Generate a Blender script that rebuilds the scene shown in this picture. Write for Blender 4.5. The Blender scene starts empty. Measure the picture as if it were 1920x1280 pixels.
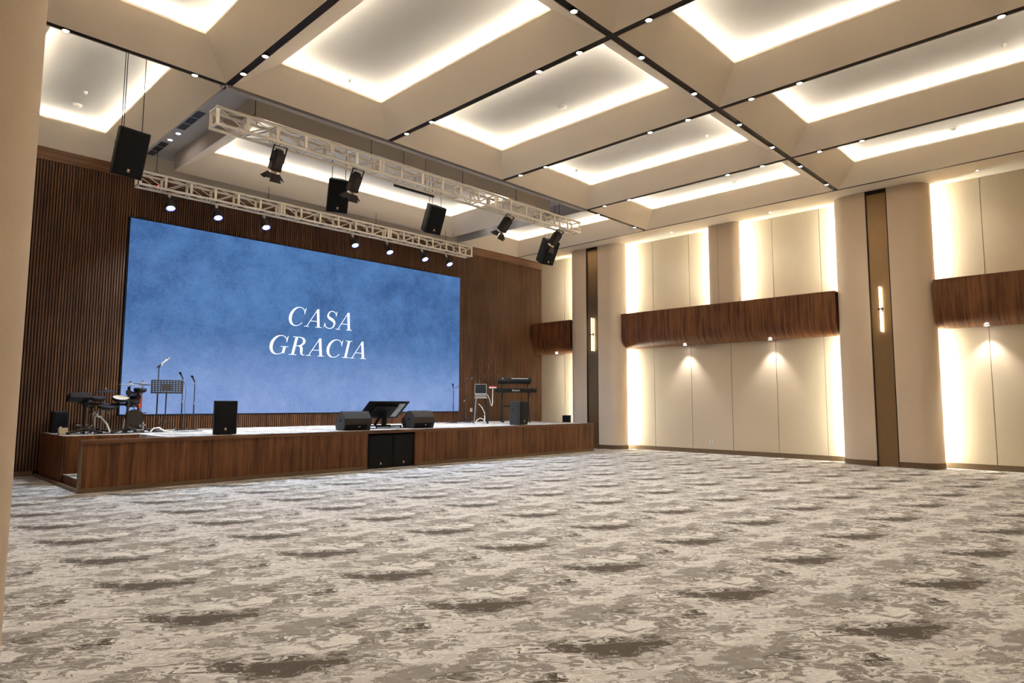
import bpy, bmesh, math, random
from mathutils import Vector, Matrix
random.seed(7)
S = bpy.context.scene
COL = S.collection
R = math.radians
PI = math.pi

# ------------------------------------------------------------------ camera, world, exposure
YAW, PITCH, ROLL, FPX, EYE = 0.7998046, 0.0933957, 0.0029286, 1221.26, 1.5
fw = Vector((math.sin(YAW) * math.cos(PITCH), math.cos(YAW) * math.cos(PITCH), math.sin(PITCH)))
rt0 = Vector((math.cos(YAW), -math.sin(YAW), 0)); up0 = rt0.cross(fw)
rt = rt0 * math.cos(ROLL) + up0 * math.sin(ROLL); up = up0 * math.cos(ROLL) - rt0 * math.sin(ROLL)
cam = bpy.data.objects.new('camera', bpy.data.cameras.new('camera')); COL.objects.link(cam)
cam.matrix_world = Matrix(((rt.x, up.x, -fw.x, 0), (rt.y, up.y, -fw.y, 0), (rt.z, up.z, -fw.z, EYE), (0, 0, 0, 1)))
cam.data.sensor_width = 36; cam.data.lens = 36 * FPX / 1920
cam.data.clip_start = 0.05; cam.data.clip_end = 100
S.camera = cam
W = bpy.data.worlds.new('world'); S.world = W; W.use_nodes = True
W.node_tree.nodes['Background'].inputs[0].default_value = (0.02, 0.018, 0.015, 1)
S.view_settings.view_transform = 'Standard'; S.view_settings.look = 'None'
S.view_settings.exposure = 1.33; S.view_settings.gamma = 1; S.view_settings.use_curve_mapping = False
# strengths of the place's own lamps (all of them sit inside the objects built further down)
L_COVE, L_SIDE, L_SPOT, L_SCONCE, P_TRACK, P_PAR = 26.0, 80.0, 50.0, 8.0, 26.0, 270.0
LEDC = (0.98, 1.0, 0.94)

# ------------------------------------------------------------------ materials
def new_mat(name):
    m = bpy.data.materials.new(name); m.use_nodes = True
    nt = m.node_tree; b = nt.nodes['Principled BSDF']
    return m, nt, b
class NT:
    def __init__(s, nt): s.nt = nt
    def n(s, t, **kw):
        o = s.nt.nodes.new(t)
        for k, v in kw.items(): setattr(o, k, v)
        return o
    def put(s, sock, v):
        if isinstance(v, bpy.types.NodeSocket): s.nt.links.new(v, sock)
        else: sock.default_value = v
    def m(s, op, a, b=0.0, c=0.0, clamp=False):
        o = s.n('ShaderNodeMath', operation=op, use_clamp=clamp)
        s.put(o.inputs[0], a); s.put(o.inputs[1], b)
        if op in ('MULTIPLY_ADD', 'SMOOTH_MIN', 'WRAP'): s.put(o.inputs[2], c)
        return o.outputs[0]
    def mix(s, f, a, b):
        o = s.n('ShaderNodeMix', data_type='RGBA'); s.put(o.inputs[0], f); s.put(o.inputs[6], a); s.put(o.inputs[7], b)
        return o.outputs[2]
    def step(s, v, lo, hi):
        o = s.n('ShaderNodeMapRange', interpolation_type='SMOOTHSTEP'); s.put(o.inputs[0], v)
        s.put(o.inputs[1], lo); s.put(o.inputs[2], hi); o.inputs[3].default_value = 0; o.inputs[4].default_value = 1
        return o.outputs[0]
    def noise(s, vec, scale=1, detail=3, rough=.5, dim='3D', w=None, dist=0.0):
        o = s.n('ShaderNodeTexNoise', noise_dimensions=dim); s.put(o.inputs['Vector'], vec)
        o.inputs['Scale'].default_value = scale; o.inputs['Detail'].default_value = detail
        o.inputs['Roughness'].default_value = rough; o.inputs['Distortion'].default_value = dist
        if w is not None: s.put(o.inputs['W'], w)
        return o.outputs[0]
    def obj(s): return s.n('ShaderNodeTexCoord').outputs['Object']
    def mapping(s, vec, scale=(1, 1, 1), loc=(0, 0, 0)):
        o = s.n('ShaderNodeMapping'); s.put(o.inputs[0], vec); o.inputs['Scale'].default_value = scale; o.inputs['Location'].default_value = loc
        return o.outputs[0]
    def bump(s, h, strength, dist=.01):
        o = s.n('ShaderNodeBump'); s.put(o.inputs['Height'], h); o.inputs['Strength'].default_value = strength; o.inputs['Distance'].default_value = dist
        return o.outputs[0]
def rgb(c): return (c[0], c[1], c[2], 1)
def plain(name, col, rough=.5, metal=0.0, var=.06, scale=30, bump=0.0):
    m, nt, b = new_mat(name); t = NT(nt)
    nz = t.noise(t.obj(), scale, 3, .55)
    c2 = [min(1, v * (1 + var)) for v in col]; c1 = [v * (1 - var) for v in col]
    t.put(b.inputs['Base Color'], t.mix(nz, rgb(c1), rgb(c2)))
    b.inputs['Roughness'].default_value = rough; b.inputs['Metallic'].default_value = metal
    if max(col) < .05: b.inputs['Specular IOR Level'].default_value = .2
    if bump: t.put(b.inputs['Normal'], t.bump(nz, bump))
    return m
def emit(name, col, strength, base=(.8, .8, .8)):
    m, nt, b = new_mat(name); b.inputs['Base Color'].default_value = rgb(base)
    b.inputs['Emission Color'].default_value = rgb(col); b.inputs['Emission Strength'].default_value = strength
    b.inputs['Roughness'].default_value = .5
    return m
def wood(name, dark, light, rough=.38, horiz=False, scale=1.0, sc=None):
    m, nt, b = new_mat(name); t = NT(nt); co = t.obj()
    sc = sc or ((14, 14, .55) if not horiz else (.55, 14, 14))
    a = t.noise(t.mapping(co, tuple(v * scale for v in sc)), 1, 5, .6, dist=.6)
    f = t.noise(t.mapping(co, tuple(v * 6 * scale for v in sc)), 1, 3, .6)
    big = t.noise(co, 1.3, 2, .5)
    v = t.m('ADD', t.m('MULTIPLY', a, .62), t.m('ADD', t.m('MULTIPLY', f, .2), t.m('MULTIPLY', big, .18)))
    t.put(b.inputs['Base Color'], t.mix(t.step(v, .33, .68), rgb(dark), rgb(light)))
    b.inputs['Roughness'].default_value = rough; b.inputs['Specular IOR Level'].default_value = .25
    t.put(b.inputs['Normal'], t.bump(f, .06, .003))
    return m
def fabric(name, col):
    m, nt, b = new_mat(name); t = NT(nt); co = t.obj()
    h = t.noise(t.mapping(co, (25, 25, 260)), 1, 2, .6)
    v = t.noise(t.mapping(co, (220, 220, 14)), 1, 2, .6)
    big = t.noise(co, .7, 2, .5)
    s_ = t.m('ADD', t.m('MULTIPLY', h, .4), t.m('ADD', t.m('MULTIPLY', v, .3), t.m('MULTIPLY', big, .3)))
    t.put(b.inputs['Base Color'], t.mix(t.step(s_, .3, .7), rgb([c * .93 for c in col]), rgb([c * 1.05 for c in col])))
    b.inputs['Roughness'].default_value = .85
    t.put(b.inputs['Normal'], t.bump(s_, .08, .003))
    return m
def carpet_mat():
    m, nt, b = new_mat('patterned_carpet'); t = NT(nt)
    sp = t.n('ShaderNodeSeparateXYZ'); nt.links.new(t.obj(), sp.inputs[0]); X, Y = sp.outputs[0], sp.outputs[1]
    PX, PY = 1.57, 1.177
    tx = t.m('SUBTRACT', X, 1.83); ty = t.m('SUBTRACT', Y, 3.66)
    u = t.m('DIVIDE', tx, PX); v = t.m('DIVIDE', ty, PY)
    u0, v0 = u, v
    def torus(ra, rb, shear, scale, detail, rough, dist=0.0, off=0.0):
        a = t.m('MULTIPLY', u, 2 * PI)
        bb = t.m('MULTIPLY', t.m('ADD', v, t.m('MULTIPLY', u, shear)), 2 * PI)
        cv = t.n('ShaderNodeCombineXYZ')
        t.put(cv.inputs[0], t.m('ADD', t.m('MULTIPLY', t.m('COSINE', a), ra), off)); t.put(cv.inputs[1], t.m('MULTIPLY', t.m('SINE', a), ra))
        t.put(cv.inputs[2], t.m('MULTIPLY', t.m('COSINE', bb), rb))
        return t.noise(cv.outputs[0], scale, detail, rough, '4D', t.m('MULTIPLY', t.m('SINE', bb), rb), dist)
    wa = torus(1.3, 1.3, 0.0, 1.0, 2, .5, 0, 21.0); wb_ = torus(1.3, 1.5, 1.0, 1.0, 3, .55, 0, 33.0)
    u = t.m('ADD', u0, t.m('MULTIPLY', t.m('SUBTRACT', wa, .5), .30)); v = t.m('ADD', v0, t.m('MULTIPLY', t.m('SUBTRACT', wb_, .5), .42))
    tx, ty = t.m('MULTIPLY', u, PX), t.m('MULTIPLY', v, PY)
    n1 = torus(.95, 2.1, 1.0, 1.0, 5, .60, .35)
    n2 = torus(.85, 3.6, 0.0, 1.0, 6, .62, .5, 7.3)
    n3 = torus(2.6, 6.5, 1.0, 1.0, 4, .65, .3, 3.1)
    n4 = torus(.8, 4.6, 1.0, 1.0, 5, .6, .5, 12.7)
    base = t.m('ADD', t.m('ADD', t.m('MULTIPLY', n1, .34), t.m('MULTIPLY', n4, .24)), t.m('ADD', t.m('MULTIPLY', n2, .26), t.m('MULTIPLY', n3, .16)))
    wob = t.m('MULTIPLY', t.m('SUBTRACT', n3, .5), 2.6)
    def ell(cx, cy, ang, la, lb, k, curve=0.0):
        dx = t.m('WRAP', t.m('SUBTRACT', tx, cx), PX / 2, -PX / 2); dy = t.m('WRAP', t.m('SUBTRACT', ty, cy), PY / 2, -PY / 2)
        c, s_ = math.cos(ang), math.sin(ang)
        p = t.m('ADD', t.m('MULTIPLY', dx, c / la), t.m('MULTIPLY', dy, s_ / la))
        q = t.m('ADD', t.m('MULTIPLY', dx, -s_ / lb), t.m('MULTIPLY', dy, c / lb))
        q = t.m('ADD', q, t.m('MULTIPLY', t.m('MULTIPLY', p, p), curve))
        d = t.m('ADD', t.m('SQRT', t.m('ADD', t.m('MULTIPLY', p, p), t.m('MULTIPLY', q, q))), wob)
        return t.m('ADD', d, t.m('MULTIPLY', t.m('SUBTRACT', base, .5), k)), q
    cream, lt, gr, tp, dk = (.69, .645, .58, 1), (.46, .415, .365, 1), (.275, .24, .202, 1), (.155, .125, .096, 1), (.088, .067, .046, 1)
    col = t.mix(t.step(base, .476, .496), gr, cream)
    col = t.mix(t.m('MULTIPLY', t.step(n4, .49, .55), .7), col, lt)
    # thin brown outlines that follow the marbling
    ln = t.m('SUBTRACT', 1.0, t.step(t.m('ABSOLUTE', t.m('SUBTRACT', base, .482)), .004, .016))
    col = t.mix(t.m('MULTIPLY', ln, .7), col, tp)
    e, q = ell(.52, .44, -.17, .50, .10, 3.2, -.35)
    f = t.m('SUBTRACT', 1.0, t.step(e, .72, .95)); col = t.mix(t.m('MULTIPLY', f, .85), col, gr)
    f2 = t.m('MULTIPLY', f, t.m('SUBTRACT', 1.0, t.step(q, -.75, -.2))); col = t.mix(t.m('MULTIPLY', f2, .8), col, dk)
    e, q = ell(.62, -.02, -.16, .22, .06, 3.0); col = t.mix(t.m('MULTIPLY', t.m('SUBTRACT', 1.0, t.step(e, .7, .95)), .8), col, tp)
    e, q = ell(-.60, -.06, -.12, .16, .045, 2.5); col = t.mix(t.m('SUBTRACT', 1.0, t.step(e, .7, .95)), col, dk)
    e, q = ell(.12, -.10, -.69, .62, .24, 4.5); col = t.mix(t.m('MULTIPLY', t.m('SUBTRACT', 1.0, t.step(e, .68, 1.0)), .75), col, gr)
    e, q = ell(.02, .0, -.69, .50, .15, 4.2); col = t.mix(t.m('MULTIPLY', t.m('SUBTRACT', 1.0, t.step(e, .62, .92)), .92), col, dk)
    fine = t.noise(t.obj(), 140, 2, .6)
    sp2 = t.m('MULTIPLY', t.step(t.noise(t.obj(), 48, 3, .7), .56, .66), .28)
    col = t.mix(sp2, col, gr)
    mul = t.n('ShaderNodeMix', data_type='RGBA', blend_type='MULTIPLY'); mul.inputs[0].default_value = 1
    t.put(mul.inputs[6], col); t.put(mul.inputs[7], t.mix(fine, (.82, .82, .82, 1), (1.12, 1.12, 1.12, 1)))
    t.put(b.inputs['Base Color'], mul.outputs[2]); b.inputs['Roughness'].default_value = .95
    b.inputs['Specular IOR Level'].default_value = .15
    t.put(b.inputs['Normal'], t.bump(t.m('ADD', fine, t.m('MULTIPLY', base, .6)), .35, .006))
    return m
def screen_mat():
    m, nt, b = new_mat('screen_image_blue'); t = NT(nt); co = t.obj()
    sp = t.n('ShaderNodeSeparateXYZ'); nt.links.new(co, sp.inputs[0]); Z = sp.outputs[2]
    big = t.noise(co, .5, 4, .6, dist=.4); mid = t.noise(co, 1.7, 8, .74, dist=.2); fine = t.noise(co, 16, 5, .75)
    v = t.m('ADD', t.m('MULTIPLY', big, .42), t.m('ADD', t.m('MULTIPLY', mid, .36), t.m('MULTIPLY', fine, .22)))
    top = t.mix(t.step(v, .34, .66), (.035, .095, .26, 1), (.10, .24, .52, 1))
    low = t.mix(t.step(v, .36, .64), (.16, .27, .56, 1), (.27, .38, .69, 1))
    h = t.step(t.m('ADD', Z, t.m('MULTIPLY', t.m('SUBTRACT', big, .5), 2.0)), 2.15, .35)
    c = t.mix(h, top, low)
    t.put(b.inputs['Emission Color'], c); b.inputs['Emission Strength'].default_value = .40
    b.inputs['Base Color'].default_value = (.006, .006, .008, 1); b.inputs['Roughness'].default_value = .6; b.inputs['Specular IOR Level'].default_value = .05
    return m
M = {}
M['carpet'] = carpet_mat()
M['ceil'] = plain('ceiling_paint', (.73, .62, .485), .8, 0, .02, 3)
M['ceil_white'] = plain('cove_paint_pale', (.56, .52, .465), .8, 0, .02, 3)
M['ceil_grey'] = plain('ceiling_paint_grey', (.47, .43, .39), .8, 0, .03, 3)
M['fabric'] = fabric('wall_fabric_beige', (.54, .425, .295))
M['fabric_col'] = fabric('pillar_fabric_beige', (.60, .465, .335))
M['joint'] = plain('panel_joint_brass', (.30, .22, .12), .5, .3, .05)
M['walnut'] = wood('walnut_veneer', (.052, .017, .006), (.225, .088, .031), .42)
M['walnut_h'] = wood('walnut_edge', (.085, .034, .015), (.22, .105, .05), .36, True)
M['walnut_b'] = wood('walnut_bulkhead', (.052, .017, .006), (.225, .088, .031), .42, False, 1.0, (.8, 14, .55))
M['slat'] = wood('walnut_slat', (.06, .025, .011), (.165, .074, .034), .5)
M['slat_back'] = plain('slat_backing_black', (.010, .007, .006), .7, 0, .1)
M['bronze'] = plain('bronze_metal', (.26, .165, .08), .34, .75, .06, 9)
M['bronze_base'] = plain('bronze_baseboard', (.16, .10, .055), .45, .4, .06, 9)
M['dark_frame'] = plain('dark_brown_metal', (.03, .018, .012), .5, .3, .1)
M['track'] = plain('track_black_brown', (.022, .013, .009), .55, .2, .1)
M['black'] = plain('speaker_black', (.014, .013, .013), .55, 0, .15, 60)
M['grille'] = plain('speaker_grille_black', (.007, .007, .007), .65, .2, .3, 400, .15)
M['cab_warm'] = plain('speaker_cabinet_charcoal', (.045, .038, .032), .5, 0, .1, 60)
M['fixture'] = plain('fixture_black_brown', (.032, .024, .018), .5, .2, .15, 40)
M['alu'] = plain('truss_aluminium', (.72, .64, .53), .42, .35, .06, 25)
M['chrome'] = plain('chrome_steel', (.75, .73, .70), .18, .95, .03)
M['steel_grey'] = plain('grey_steel', (.30, .29, .28), .4, .6, .05)
M['cable'] = plain('cable_black', (.03, .025, .02), .6)
M['white'] = plain('white_plastic', (.75, .72, .66), .5, 0, .03)
M['cream_box'] = plain('cream_cardboard', (.62, .52, .36), .7, 0, .06)
M['red'] = plain('red_cloth', (.75, .045, .03), .75, 0, .15, 80)
M['cymbal_black'] = plain('cymbal_rubber_black', (.018, .016, .015), .5, 0, .1)
M['cymbal_grey'] = plain('cymbal_grey', (.35, .36, .36), .35, .6, .05)
M['drum_skin'] = plain('drum_mesh_skin', (.62, .60, .56), .7, 0, .04, 200)
M['keys_white'] = plain('piano_keys_white', (.8, .78, .72), .4, 0, .03)
M['badge'] = plain('badge_silver_orange', (.85, .62, .40), .35, .2, .05)
M['vent'] = plain('vent_dark_grey', (.06, .055, .05), .6, .2, .1)
M['laptop'] = plain('laptop_silver', (.50, .51, .52), .35, .7, .03)
M['led'] = emit('led_strip_warm_white', LEDC, L_COVE)
M['led_side'] = emit('led_strip_side', (.90, 1.0, .93), L_SIDE)
M['spot_lens'] = emit('spot_lens', (1.0, .94, .86), L_SPOT)
M['sconce'] = emit('sconce_tube', (1.0, .92, .76), L_SCONCE)
M['down_lens'] = emit('downlight_lens', (.95, .93, 1.0), 25)
M['par_lens'] = emit('par_lens_white_blue', (.62, .68, 1.0), 5.0)
M['par_rim'] = emit('par_rim_blue', (.05, .09, 1.0), .9, (.02, .02, .1))
M['lamp_glow'] = emit('fixture_lamp_glow', (1.0, .95, .9), 3.0)
M['led_red'] = emit('indicator_red', (1.0, .06, .05), 1.0)
M['screen'] = screen_mat()
M['text'] = emit('screen_lettering_white', (.86, .92, 1.0), .46, (.02, .02, .02))

# ------------------------------------------------------------------ mesh helpers
class MB:
    def __init__(s): s.v = []; s.f = []; s.sm = []
    def add(s, vs, fs, smooth=False, M4=None):
        o = len(s.v)
        s.v += [tuple(M4 @ Vector(p)) if M4 else tuple(p) for p in vs]
        for f in fs: s.f.append(tuple(i + o for i in f)); s.sm.append(smooth)
        return s
    def box(s, x0, x1, y0, y1, z0, z1, M4=None):
        vs = [(x, y, z) for x in (x0, x1) for y in (y0, y1) for z in (z0, z1)]
        return s.add(vs, [(0, 1, 3, 2), (4, 6, 7, 5), (0, 4, 5, 1), (2, 3, 7, 6), (0, 2, 6, 4), (1, 5, 7, 3)], False, M4)
    def quad(s, a, b, c, d): return s.add([a, b, c, d], [(0, 1, 2, 3)])
    def tube(s, p0, p1, r0, r1=None, seg=10, cap=True):
        p0, p1 = Vector(p0), Vector(p1); r1 = r0 if r1 is None else r1
        d = (p1 - p0).normalized(); a = d.orthogonal().normalized(); b = d.cross(a)
        vs = []
        for p, r in ((p0, r0), (p1, r1)):
            for i in range(seg):
                t = 2 * PI * i / seg; vs.append(p + a * (math.cos(t) * r) + b * (math.sin(t) * r))
        s.add(vs, [(i, (i + 1) % seg, seg + (i + 1) % seg, seg + i) for i in range(seg)], True)
        if cap:
            s.add(vs[:seg], [tuple(range(seg))[::-1]]); s.add(vs[seg:], [tuple(range(seg))])
        return s
    def path(s, pts, r, seg=8):
        pts = [Vector(p) for p in pts]; rings = []
        a = None
        for i, p in enumerate(pts):
            d = ((pts[min(i + 1, len(pts) - 1)] - pts[max(i - 1, 0)])).normalized()
            if a is None: a = d.orthogonal().normalized()
            a = (a - d * a.dot(d)).normalized(); b = d.cross(a)
            rings.append([p + a * (math.cos(2 * PI * k / seg) * r) + b * (math.sin(2 * PI * k / seg) * r) for k in range(seg)])
        vs = [q for g in rings for q in g]
        fs = [(i * seg + k, i * seg + (k + 1) % seg, (i + 1) * seg + (k + 1) % seg, (i + 1) * seg + k) for i in range(len(pts) - 1) for k in range(seg)]
        s.add(vs, fs, True)
        n = len(rings) - 1
        s.add(rings[0], [tuple(range(seg))[::-1]]); s.add(rings[n], [tuple(range(seg))])
        return s
    def lathe(s, prof, seg=24, M4=None):          # profile of (r, z) about the local z axis
        vs = [(r * math.cos(2 * PI * k / seg), r * math.sin(2 * PI * k / seg), z) for r, z in prof for k in range(seg)]
        fs = [(i * seg + k, i * seg + (k + 1) % seg, (i + 1) * seg + (k + 1) % seg, (i + 1) * seg + k) for i in range(len(prof) - 1) for k in range(seg)]
        return s.add(vs, fs, True, M4)
    def prism(s, poly, h0, h1, axis='z', M4=None, smooth=False):   # poly of 2d points, extruded
        def P(a, b, h): return {'z': (a, b, h), 'x': (h, a, b), 'y': (a, h, b)}[axis]
        n = len(poly); vs = [P(a, b, h0) for a, b in poly] + [P(a, b, h1) for a, b in poly]
        s.add(vs, [(i, (i + 1) % n, n + (i + 1) % n, n + i) for i in range(n)], smooth, M4)
        return s.add(vs, [tuple(range(n))[::-1], tuple(range(n, 2 * n))], False, M4)
    def mesh(s, name, mat):
        me = bpy.data.meshes.new(name); me.from_pydata(s.v, [], s.f); me.materials.append(mat)
        me.polygons.foreach_set('use_smooth', s.sm)
        bm = bmesh.new(); bm.from_mesh(me); bmesh.ops.remove_doubles(bm, verts=bm.verts, dist=1e-5)
        bmesh.ops.recalc_face_normals(bm, faces=bm.faces); bm.to_mesh(me); bm.free()
        if any(s.sm): me.set_sharp_from_angle(angle=R(42))
        me.update(); return me
    def build(s, name, mat, parent=None, world=True, bevel=0.0):
        """links ONE mesh object; with world=True the coordinates are world ones and are moved into an unrotated parent"""
        if parent is not None and world:
            o = parent; off = Vector((0, 0, 0))
            while o is not None: off += o.location; o = o.parent
            s.v = [(a - off.x, b - off.y, c - off.z) for a, b, c in s.v]
        ob = bpy.data.objects.new(name, s.mesh(name, M[mat] if isinstance(mat, str) else mat)); COL.objects.link(ob)
        ob.parent = parent
        if bevel:
            md = ob.modifiers.new('bevel', 'BEVEL'); md.width = bevel; md.segments = 2; md.limit_method = 'ANGLE'; md.angle_limit = R(50)
        return ob
def tag(o, label=None, cat=None, group=None, kind=None):
    if label: o['label'] = label
    if cat: o['category'] = cat
    if group: o['group'] = group
    if kind: o['kind'] = kind
    return o
def thing(name, label, cat, loc=(0, 0, 0), rot=(0, 0, 0), group=None, kind=None):
    o = bpy.data.objects.new(name, None); COL.objects.link(o); o.location = loc; o.rotation_euler = rot
    o.empty_display_size = .1
    return tag(o, label, cat, group, kind)
def inst(name, me, parent, loc=(0, 0, 0), rot=(0, 0, 0)):
    o = bpy.data.objects.new(name, me); COL.objects.link(o); o.parent = parent; o.location = loc; o.rotation_euler = rot
    return o
def bx(name, x0, x1, y0, y1, z0, z1, mat, parent=None, bevel=0.0):
    return MB().box(x0, x1, y0, y1, z0, z1).build(name, mat, parent, True, bevel)

# ------------------------------------------------------------------ dimensions of the hall
ZC = 6.79                       # lowest plane of the ceiling
XL = [1.24, 4.20, 7.455, 10.725, 14.03, 17.0]
YL = [-5.82, -0.29, 5.24, 10.77, 16.2]
XR, YB, XW, YF = 18.3, 16.2, -0.35, -6.0
SZ = 0.86                       # stage height
SX0, SX1, SY0 = 2.82, 16.63, 12.57

# ------------------------------------------------------------------ floor
tag(bx('floor', XW - .2, XR + .2, YF - .2, YB + .2, -.1, 0, 'carpet'), 'brown and cream marbled carpet with rows of dark patches', None, None, 'structure')

# ------------------------------------------------------------------ ceiling with lit coffers
ceil = thing('ceiling', 'beige coffered ceiling with glowing coves between dark slots', None, (0, 0, ZC), kind='structure')
HS = .060                        # half width of the slots
def loop(x0, x1, y0, y1, z): return [(x0, y0, z), (x1, y0, z), (x1, y1, z), (x0, y1, z)]
def coffer(x0, x1, y0, y1, inset=.62, rise=.40, e=(HS, HS, HS, HS)):
    mb = MB(); a, b, c, d = x0 + e[0], x1 - e[1], y0 + e[2], y1 - e[3]
    p, q, r_, s_ = x0 + inset, x1 - inset, y0 + inset, y1 - inset; o = .26
    zs = ZC + rise
    L = [loop(a, b, c, d, ZC + .13), loop(a, b, c, d, ZC), loop(p, q, r_, s_, zs), loop(p, q, r_, s_, zs + .035),
         loop(p - .03, q + .03, r_ - .03, s_ + .03, zs + .035), loop(p - .03, q + .03, r_ - .03, s_ + .03, zs + .01),
         loop(p - o, q + o, r_ - o, s_ + o, zs + .01), loop(p - o, q + o, r_ - o, s_ + o, zs + .17)]
    for A, B in zip(L, L[1:]):
        for i in range(4): mb.quad(A[i], A[(i + 1) % 4], B[(i + 1) % 4], B[i])
    co = mb.build('coffer', 'ceil', ceil)
    MB().box(p - o - .02, q + o + .02, r_ - o - .02, s_ + o + .02, zs + .17, zs + .20).build('coffer_top_panel', 'ceil_white', co)
    z0, z1 = zs + .012, zs + .030; w = .16
    for A in ((p - w - .03, p - w, r_ - w, s_ + w), (q + w, q + w + .03, r_ - w, s_ + w), (p - w, q + w, r_ - w - .03, r_ - w), (p - w, q + w, s_ + w, s_ + w + .03)):
        MB().box(A[0], A[1], A[2], A[3], z0, z1).build('led_strip', 'led', co)
    return co
for j in range(4):
    for i in range(5):
        if j == 3 and 1 <= i <= 3: continue
        coffer(XL[i], XL[i + 1], YL[j], YL[j + 1], e=(HS if not (j == 3 and i == 4) else .0, HS if not (j == 3 and i == 0) else .0, HS, HS if j < 3 else 0))
# side soffits along the long walls, with a thin shadow gap
bx('soffit', XL[-1] + .02, XR + .2, YF - .2, YB + .2, ZC, ZC + .3, 'ceil', ceil)
bx('soffit', XW - .2, XL[0] - .02, YF - .2, YB + .2, ZC, ZC + .3, 'ceil', ceil)
bx('soffit', XL[0] - .02, XL[-1] + .02, YF - .2, YL[0] - HS, ZC, ZC + .3, 'ceil', ceil)
bx('shadow_gap', XL[-1] - .06, XL[-1] + .03, YF, YB, ZC + .003, ZC + .02, 'track', ceil)
bx('shadow_gap', XL[0] - .03, XL[0] + .06, YF, YB, ZC + .003, ZC + .02, 'track', ceil)
bx('roof_slab', XW - .3, XR + .3, YF - .3, YB + .3, ZC + .95, ZC + 1.05, 'ceil_grey', ceil)
# raised perimeter over the stage with the floating tray inside it
ZG = 7.15; sx0, sx1, sy0 = XL[1], XL[4], YL[3]
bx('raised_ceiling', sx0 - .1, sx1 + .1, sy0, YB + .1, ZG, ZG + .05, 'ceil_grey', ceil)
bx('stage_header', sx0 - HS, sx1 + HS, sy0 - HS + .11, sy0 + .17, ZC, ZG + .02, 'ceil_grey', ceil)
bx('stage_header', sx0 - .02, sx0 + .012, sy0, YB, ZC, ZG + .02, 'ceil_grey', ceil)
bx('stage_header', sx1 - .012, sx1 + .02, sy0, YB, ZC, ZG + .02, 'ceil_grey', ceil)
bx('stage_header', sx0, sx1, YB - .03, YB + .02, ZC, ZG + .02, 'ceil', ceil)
tx0, tx1, ty0, ty1 = 5.02, 13.42, 11.58, 15.75
mb = MB(); p, q, r_, s_ = tx0 + .60, tx1 - .68, ty0 + .62, ty1 - .72; zs = ZC + .40; o = .24
Ls = [loop(tx0, tx1, ty0, ty1, ZG), loop(tx0, tx1, ty0, ty1, ZC), loop(p, q, r_, s_, zs), loop(p, q, r_, s_, zs + .035), loop(p - .03, q + .03, r_ - .03, s_ + .03, zs + .035),
      loop(p - .03, q + .03, r_ - .03, s_ + .03, zs + .01), loop(p - o, q + o, r_ - o, s_ + o, zs + .01), loop(p - o, q + o, r_ - o, s_ + o, zs + .17)]
for A, B in zip(Ls, Ls[1:]):
    for i in range(4): mb.quad(A[i], A[(i + 1) % 4], B[(i + 1) % 4], B[i])
tray = mb.build('floating_tray', 'ceil', ceil)
MB().box(p - o - .02, q + o + .02, r_ - o - .02, s_ + o + .02, zs + .17, zs + .20).build('tray_top_panel', 'ceil_white', tray)
w = .15
for A in ((p - w - .03, p - w, r_ - w, s_ + w), (q + w, q + w + .03, r_ - w, s_ + w), (p - w, q + w, r_ - w - .03, r_ - w), (p - w, q + w, s_ + w, s_ + w + .03)):
    MB().box(A[0], A[1], A[2], A[3], zs + .012, zs + .03).build('led_strip', 'led', tray)
# the raised ceiling is open above the tray's own cove
raised = [o_ for o_ in bpy.data.objects if o_.name == 'raised_ceiling'][0]
mb = MB()
for A in ((sx0 - .1, tx0 + .02, sy0, YB + .1), (tx1 - .02, sx1 + .1, sy0, YB + .1), (tx0, tx1, sy0, ty0 + .02), (tx0, tx1, ty1 - .02, YB + .1)):
    mb.box(A[0], A[1], A[2], A[3], ZG, ZG + .04)
old = raised.data; raised.data = mb.mesh('raised_ceiling', M['ceil_grey']); bpy.data.meshes.remove(old)
raised.location = (0, 0, -ZC)

# ------------------------------------------------------------------ slots with track spotlights
names_x = ['nearest the left wall', 'left of the stage truss', 'over the middle of the screen', 'over the right part of the stage', 'second from the panelled right wall']
for i in range(5):
    y1 = YL[3] - .02 if i else YL[3]
    tag(bx('light_track', XL[i] - HS, XL[i] + HS, YF, y1, ZC + .014, ZC + .034, 'track'), 'long dark recessed ceiling slot running towards the stage, ' + names_x[i], 'light track')
for j, nm in ((0, 'at the rear of the hall'), (1, 'above the camera'), (2, 'crossing the middle of the hall')):
    tag(bx('light_track', XL[0], XL[-1], YL[j] - HS, YL[j] + HS, ZC + .0145, ZC + .0345, 'track'), 'dark ceiling slot running across the hall, ' + nm, 'light track')
tag(bx('light_track', XL[0], XL[1] - .04, YL[3] - HS, YL[3] + HS, ZC + .014, ZC + .034, 'track'), 'short dark ceiling slot left of the stage opening', 'light track')
tag(bx('light_track', XL[4] + .04, XL[5], YL[3] - HS, YL[3] + HS, ZC + .014, ZC + .034, 'track'), 'short dark ceiling slot right of the stage opening', 'light track')
sp_h = MB().lathe([(0, .0135), (.040, .0135), (.052, .008), (.052, -.018), (.046, -.018)], 14).mesh('housing', M['fixture'])
sp_l = MB().lathe([(.047, -.004), (.036, -.014), (0, -.020)], 14).mesh('lens', M['spot_lens'])
track_lamp = bpy.data.lights.new('track_lamp', 'SPOT'); track_lamp.energy = P_TRACK; track_lamp.spot_size = R(100); track_lamp.spot_blend = .9
track_lamp.color = (1.0, .95, .88); track_lamp.shadow_soft_size = .04
def track_spot(x, y, label):
    t = thing('track_spotlight', label, 'spotlight', (x, y, ZC - .002), group='spotlights in the ceiling slots')
    inst('housing', sp_h, t); inst('lens', sp_l, t)
    lo = bpy.data.objects.new('lamp', track_lamp); COL.objects.link(lo); lo.parent = t; lo.location = (0, 0, -.03)
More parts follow.
